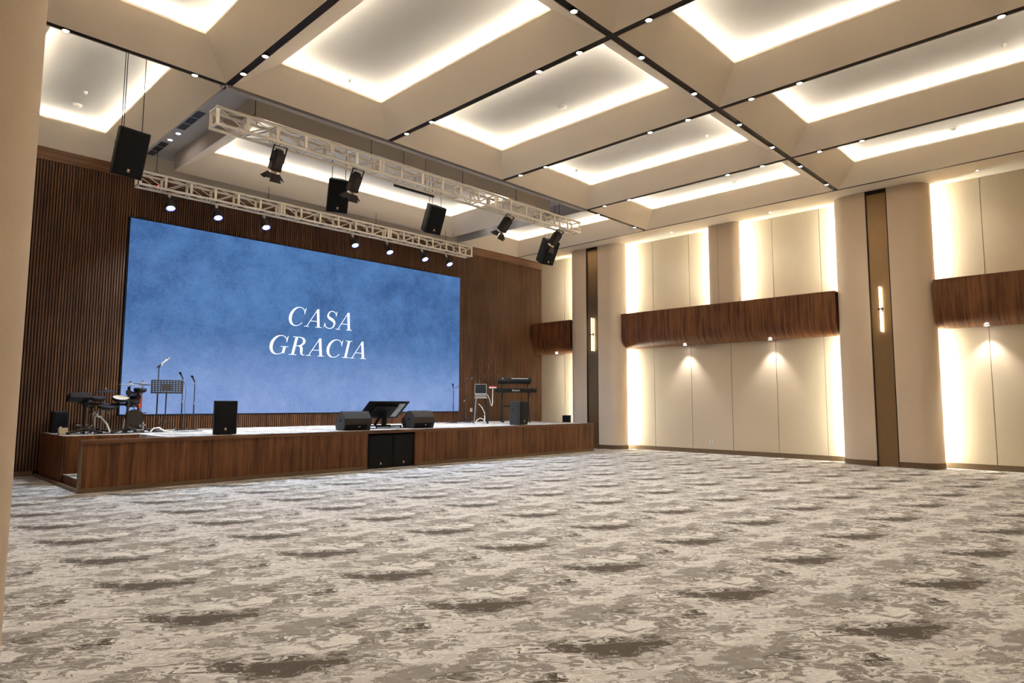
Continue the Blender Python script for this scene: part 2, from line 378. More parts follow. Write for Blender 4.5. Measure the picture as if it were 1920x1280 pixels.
ORD = ('first', 'second', 'third', 'fourth', 'fifth', 'sixth', 'seventh', 'eighth', 'ninth')
for i in range(5):
    for k, y in enumerate((10.16, 9.38, 6.66, 5.84, 4.62, 3.80, 1.1, .33)):
        track_spot(XL[i], y, '%s spotlight from the stage in the slot %s' % (ORD[k], names_x[i]))
for k, x in enumerate((3.4, 5.0, 6.58, 8.23, 9.86, 11.59, 13.12, 14.64, 16.32)):
    track_spot(x, YL[2], '%s spotlight from the left in the slot crossing the middle of the hall' % ORD[k])
for x, nm in ((1.9, 'left'), (3.67, 'right')): track_spot(x, YL[3], 'bright spotlight in the short slot left of the stage opening, %s one' % nm)
for x, nm in ((14.55, 'left'), (16.38, 'right')): track_spot(x, YL[3], 'bright spotlight in the short slot right of the stage opening, %s one' % nm)

# ------------------------------------------------------------------ ceiling fittings
def downlight(x, y, z, label, group, lens='down_lens', power=0, spot=R(70), col=(1, .95, .88)):
    t = thing('downlight', label, 'downlight', (x, y, z), group=group)
    MB().lathe([(.062, .03), (.062, -.004), (.045, -.004), (.040, .015)], 18).build('trim_ring', 'white', t, False)
    MB().lathe([(.041, .004), (.02, .001), (0, 0)], 18).build('lens', lens, t, False)
    if power:
        ld = bpy.data.lights.new('downlight_lamp', 'SPOT'); ld.energy = power; ld.spot_size = spot; ld.spot_blend = .7; ld.color = col; ld.shadow_soft_size = .04
        lo = bpy.data.objects.new('lamp', ld); COL.objects.link(lo); lo.parent = t; lo.location = (0, 0, -.012)
    return t
def grille_vent(x0, x1, y0, y1, z, label, along='y', n=3):
    t = thing('ceiling_vent', label, 'vent', ((x0 + x1) / 2, (y0 + y1) / 2, z))
    MB().box(x0, x1, y0, y1, z - .006, z + .004).build('vent_frame', 'ceil_grey', t)
    for k in range(n):
        if along == 'y': a, b = y0 + (y1 - y0) * k / n + .02, y0 + (y1 - y0) * (k + 1) / n - .02; A = (x0 + .02, x1 - .02, a, b)
        else: a, b = x0 + (x1 - x0) * k / n + .02, x0 + (x1 - x0) * (k + 1) / n - .02; A = (a, b, y0 + .02, y1 - .02)
        MB().box(*A, z - .010, z - .005).build('vent_slot', 'vent', t)
grille_vent(4.47, 4.67, 12.9, 14.1, ZG, 'triple dark air vent left of the floating tray, nearer the hall')
grille_vent(4.50, 4.70, 15.05, 16.1, ZG, 'triple dark air vent left of the floating tray, nearer the screen wall')
grille_vent(8.5, 9.65, 10.90, 10.94, ZC, 'narrow linear air slot in the stage header above the front truss', 'x', 2)
for y in (14.36, 14.84): downlight(4.62, y, ZG - .006, 'round white downlight between the air vents, %s' % ('nearer the hall' if y < 14.5 else 'nearer the screen'), 'downlights beside the tray')
for y in (13.2, 14.6): downlight(13.75, y, ZG - .006, 'round white downlight on the grey strip right of the tray, %s' % ('nearer the hall' if y < 14 else 'nearer the screen'), 'downlights right of the tray')
def detector(x, y, label, r=.075, z=ZC + .57):
    t = thing('smoke_detector', label, 'detector', (x, y, z))
    MB().lathe([(r, .0), (r, -.02), (r * .7, -.045), (r * .35, -.055), (0, -.055)], 18).build('cover', 'white', t, False)
    MB().lathe([(r * 1.15, 0.002), (r * 1.15, -.008), (r, -.010)], 18).build('base_ring', 'white', t, False)
detector(2.90, 14.86, 'round white detector on the left coffer beside the stage')
detector(2.87, 14.12, 'small sprinkler rosette on the left coffer beside the stage', .035)
detector(6.1, 10.1, 'small sprinkler rosette in the coffer above the front truss', .035)
detector(9.61, 7.97, 'round white detector in the middle coffer', .09)
detector(12.9, 6.57, 'small sprinkler rosette at the near end of the coffer right of the middle', .035)
detector(12.6, 10.0, 'small sprinkler rosette at the far end of the coffer right of the middle', .035)
detector(12.88, 1.32, 'small sprinkler rosette in the near coffer at the upper right', .035)
detector(16.2, 2.6, 'round white detector in the near coffer along the right wall', .08)
detector(16.2, 7.5, 'round white detector in the far coffer along the right wall', .07)

# ------------------------------------------------------------------ right wall: panels, pillars, bulkheads
wr = tag(bx('wall_right', XR, XR + .2, YF - .2, YB + .2, 0, ZC + .3, 'joint'), 'beige fabric panelled wall on the right', None, None, 'structure')
def wall_panels(edges, zs, parent):
    for a, b in zip(edges, edges[1:]):
        for z0, z1 in zs:
            MB().box(XR - .03, XR + .01, min(a, b) + .007, max(a, b) - .007, z0, z1).build('fabric_panel', 'fabric', parent)
LOW, UPP = (.13, 3.29), (3.30, ZC - .002)
wall_panels([12.75, 11.34, 10.03, 8.73, 7.40, 6.11, 5.2], (LOW, UPP), wr)
wall_panels([3.9, 2.50, 1.20, -.10, -1.40, -2.70, -4.0, YF], (LOW, UPP), wr)
wall_panels([YB, 15.08, 13.8], (LOW, UPP), wr)
tag(bx('baseboard_right', XR - .045, XR - .0, YF, YB, 0, .13, 'bronze_base'), 'bronze baseboard along the right wall', None, None, 'structure')
wl = tag(bx('wall_left', XW - .2, XW, YF - .2, YB + .2, 0, ZC + .3, 'fabric'), 'beige wall on the left behind the camera', None, None, 'structure')
tag(bx('wall_front', XW - .2, XR + .2, YF - .2, YF, 0, ZC + .3, 'fabric'), 'beige wall at the rear of the hall', None, None, 'structure')
def arc(cx, cy, r, a0, a1, n=10): return [(cx + r * math.cos(a0 + (a1 - a0) * k / n), cy + r * math.sin(a0 + (a1 - a0) * k / n)) for k in range(n + 1)]
def pillar(yc, xf, xb, hw, label, r=.42, strip=.24, mirror=False, z1=ZC, z0=0.0):
    """rounded pillar; front face at xf, back at xb (front looks to -x, or to +x when mirrored)"""
    sg = -1 if mirror else 1
    t = thing('pillar', label, 'pillar', (xf, yc, z0))
    def half(y0, y1, round_low, grow=0.0):     # local polygon, x measured from the front
        d = abs(xb - xf); g = grow
        if round_low: pl = [(d, y0 - g)] + arc(r, y0 + r, r + g, -PI / 2, -PI, 12) + [(-g, y1), (d, y1)]
        else: pl = [(d, y0)] + [(-g, y0)] + arc(r, y1 - r, r + g, PI, PI / 2, 12) + [(d, y1 + g)]
        return [(sg * a, b) for a, b in pl]
    for lo, (a, b) in ((True, (-hw, -strip)), (False, (strip, hw))):
        mb = MB(); mb.prism(half(a, b, lo), z0 + .13 - z0, z1 - z0, smooth=True); mb.build('fabric_half', 'fabric_col', t, False)
        mb = MB(); mb.prism(half(a, b, lo, .008), 0, .13, smooth=True); mb.build('baseboard', 'bronze_base', t, False)
    d = abs(xb - xf)
    MB().box(*sorted((sg * .035, sg * d)), -strip + .02, strip - .02, 0, z1 - z0).build('bronze_strip', 'bronze', t, False)
    for y in (-strip, strip - .022):
        MB().box(*sorted((sg * .002, sg * .06)), y, y + .022, 0, z1 - z0).build('dark_edge', 'dark_frame', t, False)
    MB().box(*sorted((sg * .004, sg * .06)), -strip, strip, z1 - z0 - .09, z1 - z0).build('dark_edge', 'dark_frame', t, False)
    return t
pillar(13.32, 17.6, 18.06, 1.08, 'beige rounded pillar with bronze strip beside the stage')
pillar(4.53, 17.6, 18.06, 1.08, 'beige rounded pillar with bronze strip, the near one on the right')
pillar(4.53, .60, XW + .0, 1.08, 'beige rounded pillar close to the camera at the left edge', r=.45, mirror=True)
def led_line(y, z0, z1, lab):
    t = MB().box(XR - .225, XR - .20, y - .012, y + .012, z0, z1).build('wall_wash_light', 'led_side')
    t.location = (0, 0, 0); tag(t, lab, 'led strip', 'vertical wall wash strips')
for nm, y0, y1 in (('left end of the main recess', 12.34, 0), ('right end of the main recess', 5.50, 0), ('bay right of the near pillar', 3.56, 0), ('bay beside the screen wall', 14.30, 0)):
    led_line(y0, .14, 3.27, 'slim glowing wall strip below the bulkhead, ' + nm)
    led_line(y0, 4.42, ZC - .02, 'slim glowing wall strip above the bulkhead, ' + nm)
# shallow half pillar standing on the long bulkhead
t = thing('half_pillar', 'shallow rounded half pillar standing on the long walnut bulkhead', 'pillar', (17.85, 8.74, 4.39))
for a, b, lo in ((-.48, .12, True), (.13, .48, False)):
    d = .21; r = .2
    pl = ([(d, a)] + arc(r, a + r, r, -PI / 2, -PI, 10) + [(0, b), (d, b)]) if lo else ([(d, a), (0, a)] + arc(r, b - r, r, PI, PI / 2, 10) + [(d, b)])
    MB().prism(pl, 0, ZC - 4.39, smooth=True).build('fabric_half', 'fabric_col', t, False)
MB().box(.01, .21, .118, .132, 0, ZC - 4.39).build('joint_strip', 'dark_frame', t, False)
for y, s_ in ((8.38, 'near'), (9.10, 'far')): led_line(y, 4.42, ZC - .02, 'slim glowing strip behind the half pillar, %s side' % s_)
def bulkhead(y0, y1, label):
    t = thing('bulkhead', label, 'bulkhead', (18.0, (y0 + y1) / 2, 3.27))
    xf = 17.74; z0, z1, r = 3.27, 4.39, .42
    poly = [(XR - .053, z1), (xf, z1)] + [(a, b) for a, b in arc(xf + r, z0 + r, r, PI, 1.5 * PI, 12)] + [(XR - .053, z0)]
    MB().prism([(a, b) for a, b in poly], y0, y1, 'y', smooth=True).build('walnut_shell', 'walnut_b', t)
    bx('top_cap', xf - .006, XR - .053, y0 + .001, y1 - .001, z1, z1 + .014, 'walnut_h', t)
    return t
bulkhead(5.615, 12.235, 'long curved walnut bulkhead between the two right pillars')
bulkhead(-4.0, 3.445, 'curved walnut bulkhead right of the near pillar')
bulkhead(14.405, YB - .04, 'short dark walnut bulkhead between screen wall and far pillar')
for y, nm in ((10.09, 'left'), (7.45, 'right')):
    downlight(18.02, y, 3.268, 'tiny downlight under the long bulkhead, %s one' % nm, 'bulkhead downlights', power=52, spot=R(84), col=(.97, .98, 1))
downlight(18.02, 2.50, 3.268, 'tiny downlight under the bulkhead right of the near pillar', 'bulkhead downlights', power=52, spot=R(84), col=(.97, .98, 1))
downlight(18.02, 15.25, 3.268, 'tiny downlight under the short bulkhead by the screen wall', 'bulkhead downlights', power=16, spot=R(62))
for y, nm in ((10.3, 'above the left half of the recess'), (7.2, 'above the right half of the recess'), (2.45, 'right of the near pillar'), (15.06, 'beside the screen wall')):
    downlight(17.72, y, ZC - .001, 'tiny soffit downlight ' + nm, 'soffit downlights', power=14, spot=R(80))
def sconce(y, label):
    t = thing('wall_sconce', label, 'wall lamp', (17.632, y, 3.80))
    MB().tube((-.055, 0, .02), (-.055, 0, .55), .019, seg=14).build('glass_tube', 'sconce', t, False)
    MB().tube((-.055, 0, -.02), (-.055, 0, -.55), .019, seg=14).build('glass_tube', 'sconce', t, False)
    MB().tube((-.055, -.06, 0), (-.055, .06, 0), .022, seg=12).tube((0.003, 0, 0), (-.055, 0, 0), .02, seg=12).build('bracket', 'dark_frame', t, False)
    MB().box(-.006, .004, -.03, .03, -.06, .06).build('back_plate', 'dark_frame', t, False)
sconce(4.53, 'vertical twin tube wall lamp on the near right pillar')
sconce(13.32, 'vertical twin tube wall lamp on the pillar beside the stage')
def outlet(name, x, y, z, rz, label):
    t = thing(name, label, 'outlet', (x, y, z), (0, 0, rz))
    MB().box(-.045, .045, -.008, .002, -.06, .06).build('plate', 'white', t, False, .003)
    for dz in (-.028, .028): MB().box(-.018, .018, -.011, -.007, dz - .014, dz + .014).build('socket', 'vent', t, False)
outlet('wall_outlet', XR - .031, 9.42, .33, -PI / 2, 'white wall outlet low on the recess panels')

# ------------------------------------------------------------------ screen wall with slats
wb = tag(bx('wall_back', XW - .2, XR + .2, YB + .03, YB + .25, 0, ZC + .5, 'slat_back'), 'dark walnut slatted wall behind the stage', None, None, 'structure')
scx0, scx1, scz0, scz1 = 4.31, 14.14, 1.215, 5.62
mb = MB(); x = XW
while x < XR - .03:
    segs = [(.10, ZC - .26)] if (x + .036 < scx0 - .03 or x > scx1 + .03) else [(SZ, scz0 - .03), (scz1 + .03, ZC - .26)]
    for z0, z1 in segs: mb.box(x, x + .031, YB - .005, YB + .031, z0, z1)
    x += .0525
tag(mb.build('slat_cladding', 'slat', wb), kind='stuff')
bx('top_rail', XW, XR, YB - .012, YB + .031, ZC - .26, ZC, 'walnut_h', wb)
tag(bx('baseboard_back', XW, SX0, YB - .02, YB + .03, 0, .10, 'bronze_base'), 'dark baseboard left of the stage', None, None, 'structure')
outlet('wall_outlet', 14.72, YB - .006, 1.25, 0, 'beige outlet plate on the slats behind the stool')

# LED screen and its lettering
scr = thing('led_screen', 'huge LED wall showing CASA GRACIA on mottled blue', 'screen', ((scx0 + scx1) / 2, YB - .03, scz0))
MB().box(scx0 - .03, scx1 + .03, YB - .02, YB + .03, scz0 - .03, scz1 + .03).build('screen_frame', 'black', scr)
dsp = MB().box(scx0, scx1, YB - .045, YB - .018, scz0, scz1).build('display', 'screen', scr)
def ribbon(pts, wid):
    """2d stroke of varying width -> list of quads"""
    P = [Vector(p) for p in pts]; n = len(P); L_, R_ = [], []
    for i in range(n):
        d = (P[min(i + 1, n - 1)] - P[max(i - 1, 0)]).normalized(); nn = Vector((-d.y, d.x)); w_ = wid[i] / 2
        L_.append(P[i] + nn * w_); R_.append(P[i] - nn * w_)
    return [(L_[i], L_[i + 1], R_[i + 1], R_[i]) for i in range(n - 1)]
def rect(x0, x1, y0, y1): return [((x0, y0), (x1, y0), (x1, y1), (x0, y1))]
def bez(p0, p1, p2, p3, n=10):
    o_ = []
    for i in range(n + 1):
        t_ = i / n; a = (1 - t_) ** 3; b = 3 * t_ * (1 - t_) ** 2; c = 3 * t_ * t_ * (1 - t_); d = t_ ** 3
        o_.append((a * p0[0] + b * p1[0] + c * p2[0] + d * p3[0], a * p0[1] + b * p1[1] + c * p2[1] + d * p3[1]))
    return o_
def cshape(x1=.80):
    n = 40; pts, ws = [], []
    for i in range(n + 1):
        a = R(38 + (322 - 38) * i / n); pts.append((.44 + .40 * math.cos(a), .5 + .505 * math.sin(a)))
        ws.append(.035 + .125 * max(0, -math.cos(a)) ** 1.2)
    return ribbon(pts, ws) + [((.735, .80), (.775, 1.0), (.80, 1.0), (.80, .66)), ((.77, .66), (.735, .84), (.80, .84), (.80, .66))]
def glyph(ch):
    if ch == 'I': return rect(.13, .27, 0, 1) + rect(0, .40, 0, .032) + rect(0, .40, .968, 1), .40
    if ch == 'A':
        g = ribbon([(.10, .02), (.50, 1.0)], [.042, .042]) + ribbon([(.505, 1.0), (.78, .02)], [.14, .14]) + rect(.23, .66, .315, .35)
        return g + rect(-.04, .24, 0, .032) + rect(.60, .97, 0, .032), .95
    if ch == 'C': return cshape(), .86
    if ch == 'G':
        return cshape() + rect(.665, .80, .06, .42) + rect(.53, .93, .40, .432), .94
    if ch == 'S':
        top = bez((.60, .80), (.52, 1.03), (.12, 1.08), (.12, .76)); mid = bez((.12, .76), (.12, .52), (.62, .56), (.62, .26)); bot = bez((.62, .26), (.62, -.08), (.14, -.06), (.06, .24))
        pts = top + mid[1:] + bot[1:]; n = len(pts)
        ws = [.035 + .12 * math.exp(-((i / (n - 1) - .5) / .2) ** 2) for i in range(n)]
        return ribbon(pts, ws) + [((.58, .78), (.60, 1.0), (.63, 1.0), (.63, .70)), ((.03, .0), (.03, .30), (.06, .30), (.09, .22))], .70
    if ch == 'R':
        bowl = bez((.26, .984), (.78, 1.02), (.78, .47), (.26, .505), 18); ws = [.034 + .105 * math.sin(PI * i / 18) ** 2 for i in range(19)]
        leg = bez((.42, .505), (.66, .50), (.58, .16), (.68, .06), 10) + [(.75, .015), (.84, .05)]
        lw = [.05, .09, .12, .135, .14, .14, .135, .125, .11, .09, .07, .045, .02]
        return rect(.13, .27, 0, 1) + rect(0, .40, 0, .032) + rect(0, .30, .968, 1) + ribbon(bowl, ws) + ribbon(leg, lw), .86
def lettering(word, x0, x1, zb, cap):
    gl = [glyph(c) for c in word]; gap = .10
    tot = sum(g[1] for g in gl) + gap * (len(gl) - 1); sx = (x1 - x0 - .235 * cap) / tot; cur = 0
    for ch, (g, adv) in zip(word, gl):
        mb = MB()
        for quad in g:
            vs = []
            for a, b in quad:
                X_ = x0 + (cur + a) * sx + .235 * cap * b; vs.append((X_, zb + b * cap))
            mb.add([(a, YB - .0475, b) for a, b in vs], [(0, 1, 2, 3)])
        # give the letter a little thickness
        fr = list(mb.v); mb2 = MB()
        for k in range(0, len(fr), 4):
            q_ = fr[k:k + 4]; bk = [(a, YB - .044, c) for a, b, c in q_]
            mb2.add(q_ + bk, [(0, 1, 2, 3), (7, 6, 5, 4), (0, 4, 5, 1), (1, 5, 6, 2), (2, 6, 7, 3), (3, 7, 4, 0)])
        mb2.build('letter', 'text', dsp); cur += adv + gap
lettering('CASA', 8.12, 10.17, 3.525, .50)
lettering('GRACIA', 7.62, 10.66, 2.74, .49)

# ------------------------------------------------------------------ stage
st = thing('stage', 'low walnut panelled stage with carpeted deck', 'stage', (SX0, SY0, 0))
PXS = [SX0, 4.184, 5.53, 6.90, 8.276, 9.702, 11.09, 12.48, 13.885, 15.24, SX1]
IN_Y = 14.3
for i in range(10):
    if i == 4: continue
    bx('front_panel', PXS[i] + .004, PXS[i + 1] - .004, SY0, SY0 + .03, .075, SZ - .065, 'walnut', st)
    bx('panel_joint', PXS[i + 1] - .005, PXS[i + 1] + .005, SY0 - .004, SY0 + .02, .075, SZ - .065, 'walnut_h', st)
bx('base_rail', SX0, PXS[4], SY0 - .012, SY0 + .03, 0, .075, 'bronze_base', st); bx('base_rail', PXS[5], SX1, SY0 - .012, SY0 + .03, 0, .075, 'bronze_base', st)
bx('edge_lip', SX0 - .01, SX1 + .01, SY0 - .02, SY0 + .06, SZ - .065, SZ + .004, 'walnut_h', st)
bx('edge_lip', SX1 - .05, SX1 + .01, SY0 + .06, YB - .01, SZ - .065, SZ + .004, 'walnut_h', st)
bx('stair_side_wall', SX0, PXS[1], SY0 + .03, SY0 + .10, 0, SZ - .065, 'walnut', st)
bx('stair_side_cap', SX0 - .01, PXS[1], SY0 + .06, SY0 + .11, SZ - .065, SZ + .004, 'walnut_h', st)
bx('corner_post', SX0 - .008, SX0 + .03, SY0 - .006, SY0 + .11, 0, SZ - .065, 'bronze_base', st)
bx('niche_post', PXS[4] - .0, PXS[4] + .04, SY0 - .006, SY0 + .05, 0, SZ - .065, 'walnut', st); bx('niche_post', PXS[5] - .07, PXS[5], SY0 - .006, SY0 + .05, 0, SZ - .065, 'walnut', st)
bx('niche_back', PXS[4], PXS[5], SY0 + .82, SY0 + .85, 0, SZ - .07, 'slat_back', st)
bx('niche_side', PXS[4] - .02, PXS[4], SY0 + .05, SY0 + .85, 0, SZ - .07, 'slat_back', st); bx('niche_side', PXS[5], PXS[5] + .02, SY0 + .05, SY0 + .85, 0, SZ - .07, 'slat_back', st)
bx('side_panel', SX1 - .03, SX1, SY0 + .03, YB - .01, 0, SZ - .065, 'walnut', st)
bx('deck', PXS[1], SX1 - .05, SY0 + .06, YB - .008, SZ - .07, SZ, 'carpet', st)
bx('rear_deck', SX0 + .12, PXS[1], IN_Y + .03, YB - .008, SZ - .07, SZ, 'carpet', st)
bx('stair_wall', SX0 + .12, PXS[1] + .02, IN_Y, IN_Y + .03, 0, SZ - .005, 'walnut', st)
bx('rear_side_panel', SX0 + .10, SX0 + .13, IN_Y, YB - .01, 0, SZ, 'walnut', st)
bx('threshold_rail', SX0, SX0 + .05, SY0 + .11, YB - .02, 0, .05, 'bronze_base', st)
for k in range(4):
    stp = bx('step', SX0 + .13 + .29 * k, PXS[1] + .01, SY0 + .11, IN_Y, .172 * k, .172 * (k + 1) - .012, 'walnut', st)
    bx('step_carpet', SX0 + .12 + .29 * k, PXS[1] + .01, SY0 + .11, IN_Y, .172 * (k + 1) - .012, .172 * (k + 1), 'carpet', stp)

# ------------------------------------------------------------------ loudspeakers
def speaker(name, label, loc, rot, w=.40, h=.66, d=.36, group=None, mat='black', feet=True, cat='speaker'):
    t = thing(name, label, cat, loc, rot, group)
    f, b = w / 2, w / 2 * .62
    poly = [(-f, -d / 2), (f, -d / 2), (f, -d / 2 + .10), (b, d / 2), (-b, d / 2), (-f, -d / 2 + .10)]
    MB().prism(poly, .012, h).build('cabinet', mat, t, False, .012)
    MB().prism([(-f + .02, -d / 2 - .012), (f - .02, -d / 2 - .012), (f - .012, -d / 2 + .01), (-f + .012, -d / 2 + .01)], .035, h - .022).build('grille', 'grille', t, False, .006)
    MB().box(-.016, .016, -d / 2 - .017, -d / 2 - .011, .105, .135).build('badge', 'badge', t, False)
    MB().box(-.02, .02, -d / 2 - .016, -d / 2 - .011, .088, .096).build('badge', 'badge', t, False)
    if feet:
        for sx in (-1, 1):
            for yy in (-d / 2 + .05, d / 2 - .05): MB().tube((sx * b * .85, yy, 0), (sx * b * .85, yy, .016), .014, seg=8).build('rubber_foot', 'cable', t, False)
    for s_ in (-1, 1):
        MB().box(s_ * (f + b) / 2 - .004, s_ * (f + b) / 2 + .004, -.05, .06, h * .62, h * .70).build('handle', 'grille', t, False)
    return t
speaker('stage_speaker', 'black upright loudspeaker standing alone at left front of stage', (5.30, 13.05, SZ), (0, 0, R(-10)), .42, .66, .38)
speaker('stage_speaker', 'dark grey upright loudspeaker at right front of stage by keyboards', (13.58, 12.95, SZ), (0, 0, R(14)), .44, .68, .40, mat='cab_warm')
speaker('stage_speaker', 'black loudspeaker in shadow at the far left rear of stage', (3.12, 15.85, SZ), (0, 0, R(12)), .27, .44, .25)
speaker('floor_speaker', 'black speaker on the floor between far pillar and stage end', (17.98, 14.72, 0), (0, 0, R(-70)), .30, 1.06, .28)
speaker('subwoofer', 'left of two black subwoofers in the stage front niche', (8.69, 12.94, 0), (0, 0, 0), .66, .755, .66, feet=False)
speaker('subwoofer', 'right of two black subwoofers in the stage front niche', (9.33, 12.94, 0), (0, 0, 0), .58, .755, .66, feet=False)
def wedge(label, loc, rz):
    t = thing('monitor_wedge', label, 'speaker', loc, (0, 0, rz), 'floor monitor wedges')
    L2 = .33
    prof = [(.05, 0), (.44, 0), (.52, .17), (.24, .42), (.13, .425), (0, .27), (0, .13)]
    MB().prism([(a, b) for a, b in prof], -L2, L2, 'x').build('cabinet', 'cab_warm', t, False, .012)
    MB().prism([(.515, .185), (.255, .415), (.272, .432), (.535, .20)], -L2 + .02, L2 - .02, 'x').build('grille', 'grille', t, False)
    MB().prism([(.042, .008), (-.006, .13), (.004, .132), (.055, .008)], -L2 + .03, L2 - .10, 'x').build('connector_panel', 'grille', t, False)
    MB().box(.02, .035, .005, .016, .075, .09).box(.045, .06, .005, .016, .075, .09).build('connector', 'white', t, False)
    for s_ in (-1, 1): MB().box(s_ * L2 - .004, s_ * L2 + .004, .16, .26, .20, .24).build('handle', 'grille', t, False)
wedge('left floor monitor wedge facing the band', (8.24, 12.86, SZ), R(-6))
wedge('right floor monitor wedge facing the band', (10.20, 12.93, SZ), R(2))

# confidence monitor on a low stand
t = thing('stage_monitor_screen', 'large black flat screen tilted back on low stand between wedges', 'monitor', (9.55, 13.75, SZ))
a = math.atan2(.40, .52)
Mx = Matrix.Translation((0, 0, .44)) @ Matrix.Rotation(-a, 4, 'X')
MB().box(-.60, .60, -.34, .34, .0, .025, Mx).build('panel', 'grille', t, False, .004)
MB().box(-.595, .595, -.335, .335, .026, .028, Mx).build('screen_glass', 'black', t, False)
MB().box(-.34, .30, -.20, .22, -.045, 0, Mx).build('rear_housing', 'black', t, False, .01)
MB().box(.32, .50, -.28, .26, -.012, 0, Mx).build('rear_label', 'steel_grey', t, False)
MB().box(-.05, .05, -.05, .03, .05, .42).build('post', 'grille', t, False)
MB().tube((-.02, 0, .40), (-.16, .16, .07), .035, seg=8).build('strut', 'grille', t, False)
for y in (-.22, .26): MB().box(-.38, .38, y - .02, y + .02, .03, .065).build('base_bar', 'grille', t, False)
MB().box(-.03, .03, -.22, .26, .035, .07).build('base_bar', 'grille', t, False)
for x in (-.36, .36):
    for y in (-.22, .26): MB().tube((x, y, 0), (x, y, .035), .02, seg=8).build('caster', 'cable', t, False)

# ------------------------------------------------------------------ microphone stands, music stand
def mic_stand(label, loc, h, boom=None, mic='black', rz=0.0, round_base=True, clip=True, cable=False):
    t = thing('microphone_stand', label, 'microphone stand', loc, (0, 0, rz))
    if round_base: MB().lathe([(0, .03), (.05, .028), (.125, .015), (.13, 0), (0, 0)], 20).build('base', 'fixture', t, False)
    else:
        for k in range(3):
            an = 2 * PI * k / 3 + .5; MB().tube((0, 0, .20), (.30 * math.cos(an), .30 * math.sin(an), .012), .011, seg=8).build('leg', 'cable', t, False)
        MB().tube((0, 0, .12), (0, 0, .24), .02, seg=10).build('leg_collar', 'cable', t, False)
    MB().tube((0, 0, .02), (0, 0, h * .55), .014, seg=10).build('lower_pole', 'cable', t, False)
    MB().tube((0, 0, h * .55), (0, 0, h), .010, seg=10).build('upper_pole', 'cable', t, False)
    MB().tube((0, 0, h * .53), (0, 0, h * .58), .02, seg=10).build('clutch', 'steel_grey', t, False)
    if boom:
        p0, p1 = Vector(boom[0]), Vector(boom[1]); MB().tube(p0, p1, .009, seg=8).build('boom_arm', 'cable', t, False)
        MB().tube((0, -.02, h), (0, .02, h), .024, seg=10).build('boom_clutch', 'cable', t, False)
        tip, d = p1, (p1 - p0).normalized()
    else: tip, d = Vector((0, 0, h)), Vector((-.45, -.35, .62)).normalized()
    m_ = 'white' if mic == 'white' else 'black'
    b = MB().tube(tip, tip + d * .15, .012, .017, 12).build('microphone', m_, t, False)
    mm = Matrix.Translation(tip + d * .165) @ Vector((0, 0, 1)).rotation_difference(d).to_matrix().to_4x4()
    MB().lathe([(.017, -.02), (.026, -.008), (.028, .01), (.02, .03), (0, .037)], 14, mm).build('mic_head', 'chrome' if mic == 'white' else 'grille', b, False)
    if clip: MB().tube(tip - Vector((0, 0, .05)), tip + Vector((0, 0, .01)), .016, seg=10).build('mic_clip', 'steel_grey' if mic != 'white' else 'white', t, False)
    if cable:
        c0 = tip - d * .01; pts = [c0 + Vector((.02 * k + .04 * math.sin(k * .9), .02, -(h - .03) * (k / 8) ** 1.1)) for k in range(9)]
        pts[-1].z = .01
        MB().path(pts, .004, 6).build('mic_cable', 'cable', t, False)
    return t
mic_stand('tall boom microphone stand with white microphone behind music stand', (4.80, 15.35, SZ), 1.40, ((-.05, .0, 1.36), (.05, -.02, 1.46)), 'white', cable=False)
mic_stand('straight black microphone stand with dangling cable, left of the pair before the screen', (5.40, 15.62, SZ), 1.15, cable=True)
mic_stand('shorter straight microphone stand, right of the pair before the screen', (5.66, 15.62, SZ), 1.08)
mic_stand('straight microphone stand at the lower right corner of the screen', (13.60, 15.80, SZ), 1.08)
mic_stand('boom microphone stand on the slats right of the screen', (13.84, 15.55, SZ), 1.25, ((-.28, .10, 1.10), (.24, -.08, 1.42)), round_base=False, cable=True)
t = thing('music_stand', 'black perforated music stand in front of the blue screen', 'music stand', (4.88, 15.05, SZ), (0, 0, R(-14)))
Mp = Matrix.Translation((0, 0, .96)) @ Matrix.Rotation(R(-18), 4, 'X')
mb = MB(); wd, hg, nc, nr = .56, .27, 10, 6
for k in range(nc + 1):
    x = -wd / 2 + wd * k / nc; ww = .0140 if 0 < k < nc else .018
    mb.box(x - ww, x + ww, -.004, .004, -hg / 2, hg / 2, Mp)
for k in range(nr + 1):
    z = -hg / 2 + hg * k / nr; mb.box(-wd / 2 - .02, wd / 2 + .02, -.0042, .0042, z - .011, z + .011, Mp)
mb.box(-.09, .09, -.005, .005, -.10, .06, Mp)
mb.build('desk', 'black', t, False)
MB().box(-wd / 2 - .02, wd / 2 + .02, -.05, .004, -hg / 2 - .02, -hg / 2 - .012, Mp).build('ledge', 'black', t, False)
MB().tube((0, .01, .2), (0, .02, .92), .013, seg=10).build('pole', 'cable', t, False)
MB().tube((0, .01, .16), (0, .01, .30), .019, seg=10).build('leg_collar', 'cable', t, False)
for k in range(3):
    an = 2 * PI * k / 3 + .3; MB().tube((0, .01, .28), (.27 * math.cos(an), .27 * math.sin(an), .01), .009, seg=8).build('leg', 'cable', t, False)

